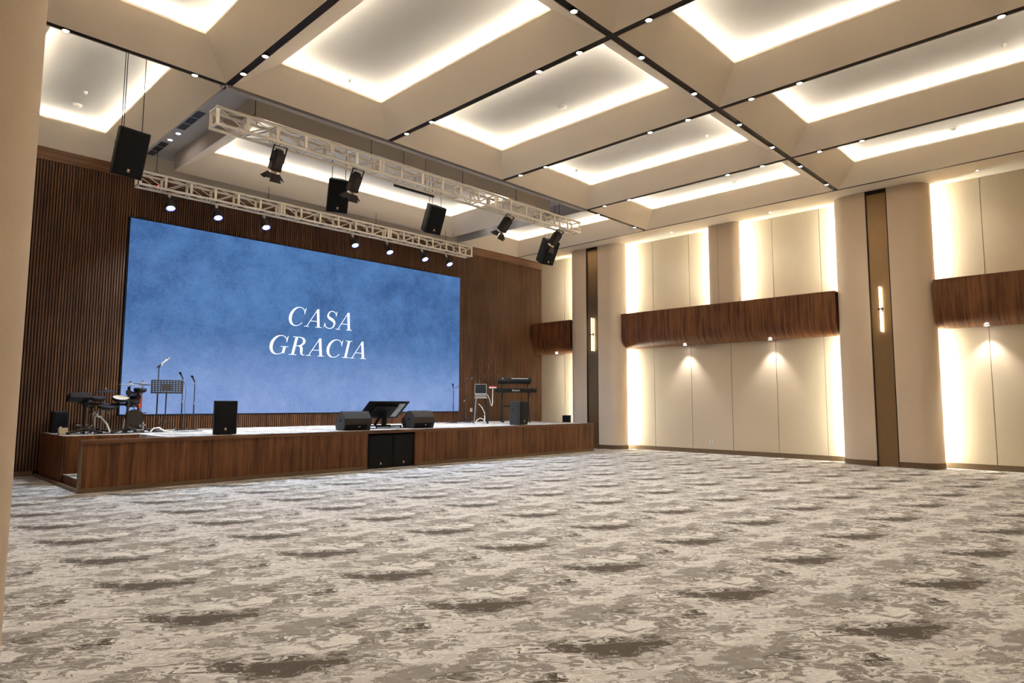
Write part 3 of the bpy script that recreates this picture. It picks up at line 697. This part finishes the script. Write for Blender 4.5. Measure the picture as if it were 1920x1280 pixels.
# ------------------------------------------------------------------ electronic drum kit
def cymbal(x, y, z, r, mat, parent, tilt=(0, 0)):
    Mx = Matrix.Translation((x, y, z)) @ Matrix.Rotation(R(tilt[0]), 4, 'X') @ Matrix.Rotation(R(tilt[1]), 4, 'Y')
    c = MB().lathe([(0, .035), (.03, .032), (.055, .014), (r * .6, .006), (r, -.012), (r, -.018), (.05, .004), (0, .02)], 28, Mx).build('cymbal', mat, parent, False)
    MB().lathe([(0, .075), (.018, .07), (.022, .045), (.022, .03), (0, .03)], 12, Mx).build('wing_nut', 'chrome', c, False)
dk = thing('drum_kit', 'black electronic drum kit with rack, pads and cymbals', 'drum kit', (3.80, 15.10, SZ))
def pt(p): return (p[0] - 3.80, p[1] - 15.10, p[2] - SZ)
for p0, p1 in (((3.38, 14.95, SZ), (3.38, 14.95, 1.56)), ((4.10, 14.85, SZ), (4.10, 14.85, 1.80)), ((4.40, 15.2, SZ), (4.40, 15.2, 1.76)), ((3.62, 15.5, SZ), (3.62, 15.5, 1.62))):
    MB().tube(pt(p0), pt(p1), .024, seg=12).build('rack_post', 'fixture', dk, False)
    for sgn in (-1, 1): MB().tube(pt((p0[0], p0[1], SZ + .10)), pt((p0[0] + .30 * sgn, p0[1] - .10, SZ + .028)), .024, seg=8).build('rack_foot', 'fixture', dk, False)
for p0, p1 in (((3.38, 14.95, 1.44), (4.10, 14.85, 1.44)), ((4.10, 14.85, 1.40), (4.40, 15.2, 1.42)), ((3.38, 14.95, 1.40), (3.62, 15.5, 1.42)), ((4.10, 14.85, 1.68), (4.40, 15.2, 1.68))):
    MB().tube(pt(p0), pt(p1), .026, seg=12).build('rack_bar', 'fixture', dk, False)
def pad(x, y, z, r, skin='cymbal_black', tilt=(14, 0)):
    Mx = Matrix.Translation(pt((x, y, z))) @ Matrix.Rotation(R(tilt[0]), 4, 'X') @ Matrix.Rotation(R(tilt[1]), 4, 'Y')
    b = MB().lathe([(0, -.05), (r * .7, -.05), (r, -.02), (r, .022), (r * .93, .03)], 24, Mx).build('drum_pad', 'black', dk, False)
    MB().lathe([(r * .94, .026), (0, .026)], 24, Mx).build('pad_skin', skin, b, False)
    MB().tube(pt((x, y, z - .05)), pt((x + .05, y + .10, z - .14)), .012, seg=8).build('pad_arm', 'steel_grey', dk, False)
pad(3.58, 14.92, 1.56, .13); pad(3.95, 14.80, 1.555, .15, 'drum_skin', (20, 0)); pad(3.72, 14.78, 1.40, .17); pad(4.22, 14.95, 1.50, .13); pad(4.30, 15.15, 1.60, .12); pad(4.36, 15.02, 1.74, .12, 'cymbal_black', (8, 0)); pad(3.45, 15.25, 1.50, .14)
cymbal(*pt((3.80, 15.30, 1.71)), .20, 'cymbal_black', dk, (6, -4)); MB().tube(pt((3.76, 15.36, SZ)), pt((3.80, 15.30, 1.72)), .013, seg=10).build('cymbal_stand', 'steel_grey', dk, False)
cymbal(*pt((4.15, 14.95, 1.845)), .22, 'cymbal_grey', dk, (2, 3)); MB().tube(pt((4.14, 14.95, 1.45)), pt((4.15, 14.95, 1.85)), .011, seg=10).build('cymbal_stand', 'steel_grey', dk, False)
cymbal(*pt((4.50, 15.35, 1.875)), .20, 'cymbal_grey', dk, (-3, 4)); MB().tube(pt((4.50, 15.40, SZ)), pt((4.50, 15.35, 1.88)), .012, seg=10).build('cymbal_stand', 'chrome', dk, False)
MB().box(-.19, .17, -.12, .12, -.05, .06, Matrix.Translation(pt((3.27, 14.90, 1.575))) @ Matrix.Rotation(R(-20), 4, 'X')).build('sound_module', 'black', dk, False, .01)
mdl = [o_ for o_ in dk.children if o_.name.startswith('sound_module')][0]
MB().box(-.17, -.05, -.10, -.09, .0, .005, Matrix.Translation(pt((3.27, 14.90, 1.64)))).build('red_light', 'led_red', mdl, False)
for k in range(5): MB().tube(pt((3.22 + .045 * k, 14.85, 1.62)), pt((3.22 + .045 * k, 14.84, 1.65)), .011, seg=8).build('knob', 'steel_grey', mdl, False)
for x, y, z in ((3.38, 14.95, 1.44), (4.10, 14.85, 1.44), (4.10, 14.85, 1.68), (4.40, 15.2, 1.42), (4.40, 15.2, 1.68), (3.62, 15.5, 1.42)):
    MB().box(-.04, .04, -.04, .04, -.045, .045, Matrix.Translation(pt((x, y, z)))).build('rack_clamp', 'black', dk, False, .008)
MB().path([pt((3.40, 14.93, 1.50)), pt((3.44, 14.80, 1.25)), pt((3.52, 14.82, 1.0)), pt((3.55, 14.9, SZ + .012)), pt((3.75, 14.75, SZ + .012))], .008, 6).build('drum_cable', 'cable', dk, False)
MB().path([pt((4.10, 14.83, 1.62)), pt((4.06, 14.72, 1.3)), pt((4.16, 14.75, 1.0)), pt((4.14, 14.8, SZ + .012)), pt((3.95, 14.7, SZ + .012))], .008, 6).build('drum_cable', 'cable', dk, False)
# kick tower with chrome hardware
MB().lathe([(0, -.06), (.17, -.06), (.18, 0), (.17, .05), (0, .05)], 24, Matrix.Translation(pt((4.28, 15.0, 1.16))) @ Matrix.Rotation(R(90), 4, 'X')).build('kick_pad', 'fixture', dk, False)
for s_ in (-1, 1):
    MB().tube(pt((4.28 + .16 * s_, 15.02, 1.2)), pt((4.28 + .20 * s_, 15.1, SZ + .01)), .015, seg=10).build('kick_leg', 'chrome', dk, False)
    for z in (1.02, 1.26): MB().tube(pt((4.28 + .17 * s_, 14.97, z)), pt((4.28 + .17 * s_, 14.90, z)), .02, seg=10).build('lug', 'chrome', dk, False)
MB().box(-.05, .05, -.28, 0, .01, .03, Matrix.Translation(pt((4.28, 14.94, SZ))) @ Matrix.Rotation(R(-10), 4, 'X')).build('kick_pedal', 'steel_grey', dk, False)
# snare stand with bright tube legs
t = thing('snare_stand', 'low chrome drum stand with bright curved leg under the pads', 'drum stand', (3.58, 15.05, SZ))
MB().tube((0, 0, .06), (0, 0, .40), .016, seg=12).build('post', 'chrome', t, False)
MB().lathe([(.0, .45), (.05, .44), (.06, .40), (.035, .36), (0, .36)], 16).build('cradle', 'chrome', t, False)
MB().path([(0.01, 0, .36), (.10, 0, .32), (.20, -.02, .20), (.26, -.03, .05), (.27, -.03, .012)], .02, 10).build('curved_leg', 'white', t, False)
for an in (2.4, 4.0): MB().tube((0, 0, .22), (.24 * math.cos(an), .24 * math.sin(an), .012), .012, seg=8).build('leg', 'chrome', t, False)
MB().box(-.32, -.12, -.05, .04, .16, .19).tube((-.22, 0, .01), (-.22, 0, .17), .022, seg=10).build('hi_hat_pedal', 'steel_grey', t, False)
t = MB().prism([(0, 0), (.045, -.01), (.06, -.20), (.052, -.40), (.02, -.41), (.012, -.2)], 0, .02, 'y').build('red_strap', 'red', None, True)
t.location = (4.36, 15.12, 1.76); tag(t, 'bright red strap hanging on the drum rack', 'strap')
t = thing('carton', 'small cream carton pair left of the drum kit', 'box', (3.05, 15.0, SZ)); MB().box(-.075, .075, -.07, .07, 0, .065).build('lower_carton', 'cream_box', t, False, .004); MB().box(-.075, .065, -.07, .06, .067, .13).build('upper_carton', 'cream_box', t, False, .004)
tag(MB().path([(4.50, 14.72, SZ + .016), (4.56, 14.71, SZ + .09), (4.66, 14.70, SZ + .10), (4.76, 14.69, SZ + .03), (4.92, 14.68, SZ + .016)], .015, 10).build('white_duct', 'white'), 'curved white cable duct on deck right of drum kit', 'cable duct')
def floor_cable(pts, label, r=.008, mat='cable'):
    tag(MB().path([(a, b, SZ + r + .0005) for a, b in pts], r, 6).build('floor_cable', mat), label, 'cable')
floor_cable([(3.5 + .16 * k, 14.75 + .10 * math.sin(k * 1.1), ) for k in range(14)], 'black cable winding in front of the drum kit')
floor_cable([(4.7 + .17 * k, 15.5 + .10 * math.sin(k * 1.4)) for k in range(9)], 'black cable looping between the microphone stand bases')
floor_cable([(12.9 + .16 * k, 15.35 + .13 * math.sin(k * 1.3)) for k in range(9)], 'black cable tangle below the right end of the screen')
floor_cable([(8.5 + .17 * k, 13.55 + .08 * math.sin(k * 1.2)) for k in range(10)], 'black cable behind the monitor wedges')
for x, y, nm in ((8.1, 14.6, 'left of the wedges'), (9.75, 14.9, 'behind the tilted monitor'), (14.0, 15.1, 'near the boom stand')):
    t = thing('power_strip', 'small white power strip on the deck ' + nm, 'power strip', (x, y, SZ), (0, 0, R(15))); MB().box(-.15, .15, -.03, .03, 0, .035).build('body', 'white', t, False, .005)
    for k in range(4): MB().box(-.12 + .07 * k - .018, -.12 + .07 * k + .018, -.018, .018, .035, .0365).build('socket', 'vent', t, False)

# ------------------------------------------------------------------ stool, laptop, keyboards
t = thing('bar_stool', 'tall metal stool carrying an open laptop', 'stool', (13.62, 14.55, SZ), (0, 0, R(-40)))
MB().prism([(-.19, -.19), (.19, -.19), (.19, .19), (-.19, .19)], .76, .785).build('seat', 'steel_grey', t, False, .01)
for k, (sx, sy) in enumerate(((-1, -1), (1, -1), (1, 1), (-1, 1))):
    MB().tube((sx * .15, sy * .15, .765), (sx * .21, sy * .21, 0), .022, .018, 8).build('leg', 'steel_grey' if k == 0 else 'fixture', t, False)
for z, q_ in ((.28, .195),):
    for a_, b_ in (((-q_, -q_), (q_, -q_)), ((q_, -q_), (q_, q_)), ((q_, q_), (-q_, q_)), ((-q_, q_), (-q_, -q_))):
        MB().tube((*a_, z), (*b_, z), .011, seg=8).build('foot_rail', 'fixture', t, False)
t = thing('laptop', 'open silver laptop with dark screen on a stool', 'laptop', (13.62, 14.55, SZ + .785), (0, 0, R(-40)))
MB().box(-.17, .17, -.13, .13, 0, .10).build('riser', 'steel_grey', t, False, .006)
MB().box(-.18, .18, -.13, .13, .10, .125).build('base', 'laptop', t, False, .004)
MB().box(-.16, .16, -.02, .09, .1255, .127).build('keys', 'cable', t, False)
Ml = Matrix.Translation((0, .125, .125)) @ Matrix.Rotation(R(-14), 4, 'X')
MB().box(-.18, .18, -.004, .006, 0, .30, Ml).build('lid', 'laptop', t, False)
MB().box(-.172, .172, -.006, -.0035, .008, .292, Ml).build('display', 'grille', t, False)
AK = R(-38)
ks = thing('keyboard_stand', 'black two tier keyboard stand at the right end of stage', 'keyboard stand', (15.05, 14.45, SZ), (0, 0, AK))
for s_ in (-1, 1):
    MB().tube((s_ * .42, -.22, .015), (s_ * .42, .10, .96), .026, seg=8).build('leg', 'fixture', ks, False)
    MB().tube((s_ * .42, .24, .015), (s_ * .42, -.05, .96), .026, seg=8).build('leg', 'fixture', ks, False)
    MB().box(s_ * .42 - .025, s_ * .42 + .025, -.22, .22, .92, .955).build('lower_arm', 'fixture', ks, False)
    MB().tube((s_ * .42, .20, .93), (s_ * .42, .22, 1.24), .02, seg=8).build('riser', 'fixture', ks, False)
    MB().box(s_ * .42 - .02, s_ * .42 + .02, -.12, .26, 1.20, 1.225, Matrix.Identity(4)).build('upper_arm', 'fixture', ks, False)
MB().box(-.44, .44, .20, .23, .50, .54).build('cross_bar', 'fixture', ks, False)
def keyboard(label, loc, rot, w, d, h, text=None):
    t = thing('keyboard', label, 'keyboard', loc, rot)
    MB().prism([(-d / 2, 0), (d / 2, 0), (d / 2, h), (.02, h), (-d / 2 + .01, h * .62)], -w / 2, w / 2, 'x').build('case', 'black', t, False, .006)
    n = int(w * .9 / .0235)
    mb = MB()
    for k in range(n): mb.box(-w * .45 + k * .0235, -w * .45 + k * .0235 + .0222, -d / 2 + .012, -d / 2 + .14, h * .60, h * .60 + .02)
    tag(mb.build('white_keys', 'keys_white', t, False), kind='stuff')
    mb = MB()
    for k in range(n):
        if k % 7 in (0, 1, 3, 4, 5): mb.box(-w * .45 + k * .0235 + .016, -w * .45 + k * .0235 + .029, -d / 2 + .06, -d / 2 + .14, h * .6 + .02, h * .6 + .032)
    tag(mb.build('black_keys', 'grille', t, False), kind='stuff')
    for k in range(8): MB().tube((-w * .35 + .09 * k, .05, h), (-w * .35 + .09 * k, .05, h + .016), .011, seg=8).build('knob', 'steel_grey', t, False)
    MB().box(.05, .25, .03, .11, h, h + .004).build('display', 'vent', t, False)
    return t
lower = keyboard('lower black stage piano with white maker lettering on its back', (15.05, 14.45, SZ + .957), (0, 0, AK + PI), 1.32, .30, .13)
upper = keyboard('upper black synthesizer tilted on the top tier', (15.05, 14.50, SZ + 1.272), (R(15), 0, AK + PI), 1.04, .32, .12)
# maker lettering on the back, facing the hall
cu = bpy.data.curves.new('maker_lettering', 'FONT'); cu.body = 'Roland'; cu.size = .085; cu.align_x = 'CENTER'; cu.extrude = .001
tmp = bpy.data.objects.new('tmp_text', cu); COL.objects.link(tmp); bpy.context.view_layer.update()
me = bpy.data.meshes.new_from_object(tmp.evaluated_get(bpy.context.evaluated_depsgraph_get())); bpy.data.objects.remove(tmp)
me.materials.clear(); me.materials.append(M['keys_white'])
lt = inst('maker_lettering', me, lower, (0.02, .1515, .04), (PI / 2, 0, PI))
MB().box(-.42, .12, .1605, .162, .080, .100).build('lettering_strip', 'keys_white', upper, False)
MB().box(.38, .42, .1605, .162, .08, .10).build('lettering_strip', 'white', upper, False)
t = thing('mixer', 'small red and white audio box on left end of lower keyboard', 'mixer', (14.46, 14.90, SZ + 1.09), (0, 0, AK)); MB().box(-.11, .11, -.09, .09, 0, .05).build('body', 'white', t, False, .006); MB().box(-.112, .112, -.092, .03, .03, .056).build('red_top', 'red', t, False, .004)
for k in range(3): MB().tube((-.06 + .06 * k, .06, .05), (-.06 + .06 * k, .06, .066), .012, seg=8).build('knob', 'white', t, False)
tag(MB().path([(13.78, 14.42, SZ + .87), (13.86, 14.42, SZ + .74), (14.0, 14.5, SZ + .56), (14.15, 14.62, SZ + .53), (14.3, 14.74, SZ + .62), (14.40, 14.84, SZ + .80), (14.43, 14.86, SZ + 1.12)], .011, 8).build('white_cable', 'white'), 'white cable hanging in a loop from laptop to keyboard', 'cable')
tag(MB().path([(13.95, 15.0, SZ + .60), (14.05, 14.95, SZ + .48), (14.12, 14.9, SZ + .30), (14.08, 14.85, SZ + .10), (13.98, 14.8, SZ + .015), (13.9, 14.7, SZ + .12), (13.75, 14.72, SZ + .16), (13.6, 14.7, SZ + .10), (13.5, 14.66, SZ + .012)], .014, 8).build('white_cable', 'white'), 'thick white cable curling from the slatted wall down to the deck', 'cable')

# ------------------------------------------------------------------ trusses
def truss(label, x0, x1, y0, zc, s=.29, top=ZG, cables=()):
    n = 18; bay = (x1 - x0) / n; t = thing('lighting_truss', label, 'truss', (x0, y0, zc - s / 2))
    L = x1 - x0; rc = .028
    for yy in (0, s):
        for zz in (0, s): MB().tube((0, yy, zz), (L, yy, zz), rc, seg=10).build('chord', 'alu', t, False)
    post = MB().box(-.028, .028, -.012, .012, 0, s).mesh('post', M['alu'])
    bar = MB().box(-.022, .022, 0, s, -.011, .011).mesh('cross_bar', M['alu'])
    br = [MB().tube((0, 0, a_ * s), (bay, 0, (1 - a_) * s), .011, seg=6).mesh('brace', M['alu']) for a_ in (0, 1)]
    hb = [MB().tube((0, a_ * s, 0), (bay, (1 - a_) * s, 0), .010, seg=6).mesh('brace', M['alu']) for a_ in (0, 1)]
    for k in range(n + 1):
        for yy in (0, s): inst('post', post, t, (min(max(k * bay, .028), L - .028), yy, 0))
        for zz in (0, s): inst('cross_bar', bar, t, (min(max(k * bay, .022), L - .022), 0, zz))
        if k in (6, 12):
            for yy in (0, s): inst('post', post, t, (k * bay + .075, yy, 0))
        if k < n:
            inst('brace', br[(k + 1) % 2], t, (k * bay, 0, 0)); inst('brace', br[(k + 1) % 2], t, (k * bay, s, 0))
            inst('brace', hb[k % 2], t, (k * bay, 0, 0)); inst('brace', hb[(k + 1) % 2], t, (k * bay, 0, s))
    for cx in cables:
        MB().tube((cx - x0, s / 2, s + .18), (cx - x0, s / 2, top - (zc - s / 2)), .006, seg=6).tube((cx - x0 - .11, 0, s), (cx - x0, s / 2, s + .18), .005, seg=6).tube((cx - x0 + .11, s, s), (cx - x0, s / 2, s + .18), .005, seg=6).build('hanging_cable', 'cable', t, False)
    return t
truss('front box truss in pale aluminium under the ceiling edge', 4.12, 14.03, 11.0, 6.335, cables=(4.85, 7.3, 9.8, 11.6, 13.3))
truss('rear box truss in pale aluminium above the screen', 4.22, 14.0, 15.42, 6.36, cables=(4.6, 7.2, 10.4, 13.0))
tb = thing('fly_bar', 'short black hanging bar below the front truss', 'bar', (8.62, 11.42, 6.19)); MB().tube((-.54, 0, 0), (.54, 0, 0), .035, seg=12).build('bar', 'fixture', tb, False)
for x in (-.3, .3): MB().tube((x, 0, .03), (x, 0, ZG - 6.19), .005, seg=6).build('hanging_cable', 'cable', tb, False)
# small red warning lamp inside the rear truss
tag(MB().lathe([(0, .02), (.018, .012), (.02, -.012), (0, -.02)], 10, Matrix.Translation((4.62, 15.46, 6.262))).build('indicator_lamp', 'led_red'), 'tiny red indicator lamp in the left end of rear truss', 'lamp')
# blue par cans under the rear truss
for k, x in enumerate((4.912, 5.961, 7.137, 9.696, 10.854, 12.145, 13.121)):
    od = ('first', 'second', 'third', 'fourth', 'fifth', 'sixth', 'last')[k]
    t = thing('par_can', 'blue white LED par light under rear truss, %s from left' % od, 'stage light', (x, 15.5, 5.84), (R(-24 - 1.2 * k), 0, 0), 'LED par lights under the rear truss')
    MB().lathe([(0, .20), (.05, .20), (.085, .16), (.105, .09), (.112, .0), (.112, -.03), (.104, -.03), (.10, .0)], 22).build('can', 'fixture', t, False)
    MB().lathe([(.108, -.012), (.082, -.012)], 22).build('lens_rim', 'par_rim', t, False)
    MB().lathe([(.084, -.010), (.06, -.014), (0, -.016)], 22).build('lens', 'par_lens', t, False)
    MB().tube((-.12, 0, .05), (-.12, 0, .27), .011, seg=6).tube((.12, 0, .05), (.12, 0, .27), .011, seg=6).tube((-.12, 0, .27), (.12, 0, .27), .011, seg=6).build('yoke', 'fixture', t, False)
    MB().box(-.025, .025, -.02, .02, .27, .375).build('clamp', 'alu', t, False)
    ld = bpy.data.lights.new('par_lamp', 'SPOT'); ld.energy = P_PAR; ld.spot_size = R(125); ld.spot_blend = .6; ld.color = (.55, .72, 1.0); ld.shadow_soft_size = .08
    lo = bpy.data.objects.new('lamp', ld); COL.objects.link(lo); lo.parent = t; lo.location = (0, 0, -.03); lo.rotation_euler = (R(8), 0, 0)
# theatre lamps with barn doors under the front truss
def barn_lamp(x, label, rx, ry=0.0, z=5.87, y=11.27):
    t = thing('stage_lantern', label, 'stage light', (x, y, z), (rx, ry, 0), 'theatre lanterns under the front truss')
    MB().prism([(-.085, -.10), (.085, -.10), (.10, -.06), (.10, .08), (.07, .11), (-.07, .11), (-.10, .08), (-.10, -.06)], -.12, .22).build('body', 'fixture', t, False, .008)
    MB().box(-.07, .07, -.112, -.098, -.06, .18).build('cooling_panel', 'cab_warm', t, False)
    MB().lathe([(.09, .22), (.07, .27), (0, .285)], 16).build('rear_cap', 'fixture', t, False)
    MB().lathe([(.085, -.12), (.095, -.165), (.088, -.165), (.08, -.12)], 20).build('lens_ring', 'chrome', t, False)
    MB().lathe([(.08, -.135), (.04, -.142), (0, -.144)], 20).build('lens', 'lamp_glow', t, False)
    for s_ in (-1, 1):
        MB().tube((s_ * .10, 0, .06), (s_ * .135, 0, .06), .022, seg=10).build('tilt_knob', 'fixture', t, False)
        MB().box(s_ * .125 - .007, s_ * .125 + .007, -.015, .015, .06, .33).build('yoke_arm', 'fixture', t, False)
        MB().prism([(-.07, 0), (.07, 0), (.11, -.16), (-.11, -.16)], -.004, .004, 'y', Matrix.Translation((0, s_ * .09, -.165)) @ Matrix.Rotation(s_ * R(28), 4, 'X')).build('barn_door', 'fixture', t, False)
        MB().prism([(-.07, 0), (.07, 0), (.10, -.15), (-.10, -.15)], -.004, .004, 'x', Matrix.Translation((s_ * .09, 0, -.165)) @ Matrix.Rotation(-s_ * R(42), 4, 'Y')).build('barn_door', 'fixture', t, False)
    MB().box(-.135, .135, -.015, .015, .325, .34).build('yoke_bar', 'fixture', t, False)
    MB().box(-.03, .03, -.03, .03, .34, .41).build('clamp', 'alu', t, False)
    lantern_lamp(t)
def lantern_lamp(t):
    ld = bpy.data.lights.new('lantern_lamp', 'SPOT'); ld.energy = 400; ld.spot_size = R(58); ld.spot_blend = .9; ld.color = (1.0, .92, .80); ld.shadow_soft_size = .05
    lo = bpy.data.objects.new('lamp', ld); COL.objects.link(lo); lo.parent = t; lo.location = (0, 0, -.17); lo.rotation_euler = (R(42) - t.rotation_euler.x, 0, 0)
barn_lamp(5.33, 'theatre lantern with barn doors, first from the left on front truss', R(30))
barn_lamp(6.98, 'theatre lantern with barn doors in front of a hanging speaker, second from left', R(30))
barn_lamp(11.42, 'tilted theatre lantern with open barn doors, third from left', R(38), R(10), 5.92, 11.40)
barn_lamp(13.37, 'tilted theatre lantern above the rightmost hanging speaker', R(38), R(10), 5.92, 11.40)
# hanging loudspeakers
def hung(label, loc, pitch, rz, w=.44, h=.70, d=.40, top=ZG, mat='black', roll=0.0, lines=((-.15, -.10), (-.12, .1), (.15, 0))):
    t = speaker('hanging_speaker', label, loc, (pitch, roll, rz), w, h, d, 'speakers hung over the stage', mat, feet=False)
    Mi = (Matrix.Translation(loc) @ Matrix.Rotation(rz, 4, 'Z') @ Matrix.Rotation(roll, 4, 'Y') @ Matrix.Rotation(pitch, 4, 'X'))
    inv = Mi.inverted()
    for a_, b_ in lines:
        p_ = Mi @ Vector((a_, b_, h)); q_ = Vector((p_.x, p_.y, top))
        MB().tube(Vector((a_, b_, h - .01)), inv @ q_, .006, seg=6).build('hanging_cable', 'cable', t, False)
hung('largest black speaker hanging left of the stage below the coffer', (2.93, 11.6, 5.10), R(18), R(4), .44, .76, .42, ZC + .55, roll=R(2))
hung('black speaker hanging behind the second theatre lantern', (7.25, 12.42, 5.62), R(24), R(-20))
hung('black speaker hanging from the short bar near the middle', (9.54, 12.05, 5.53), R(26), R(-6), .42, .66, .38)
hung('black speaker hanging at the right end of the front truss', (13.88, 12.25, 5.50), R(28), R(-8), .44, .70, .40)
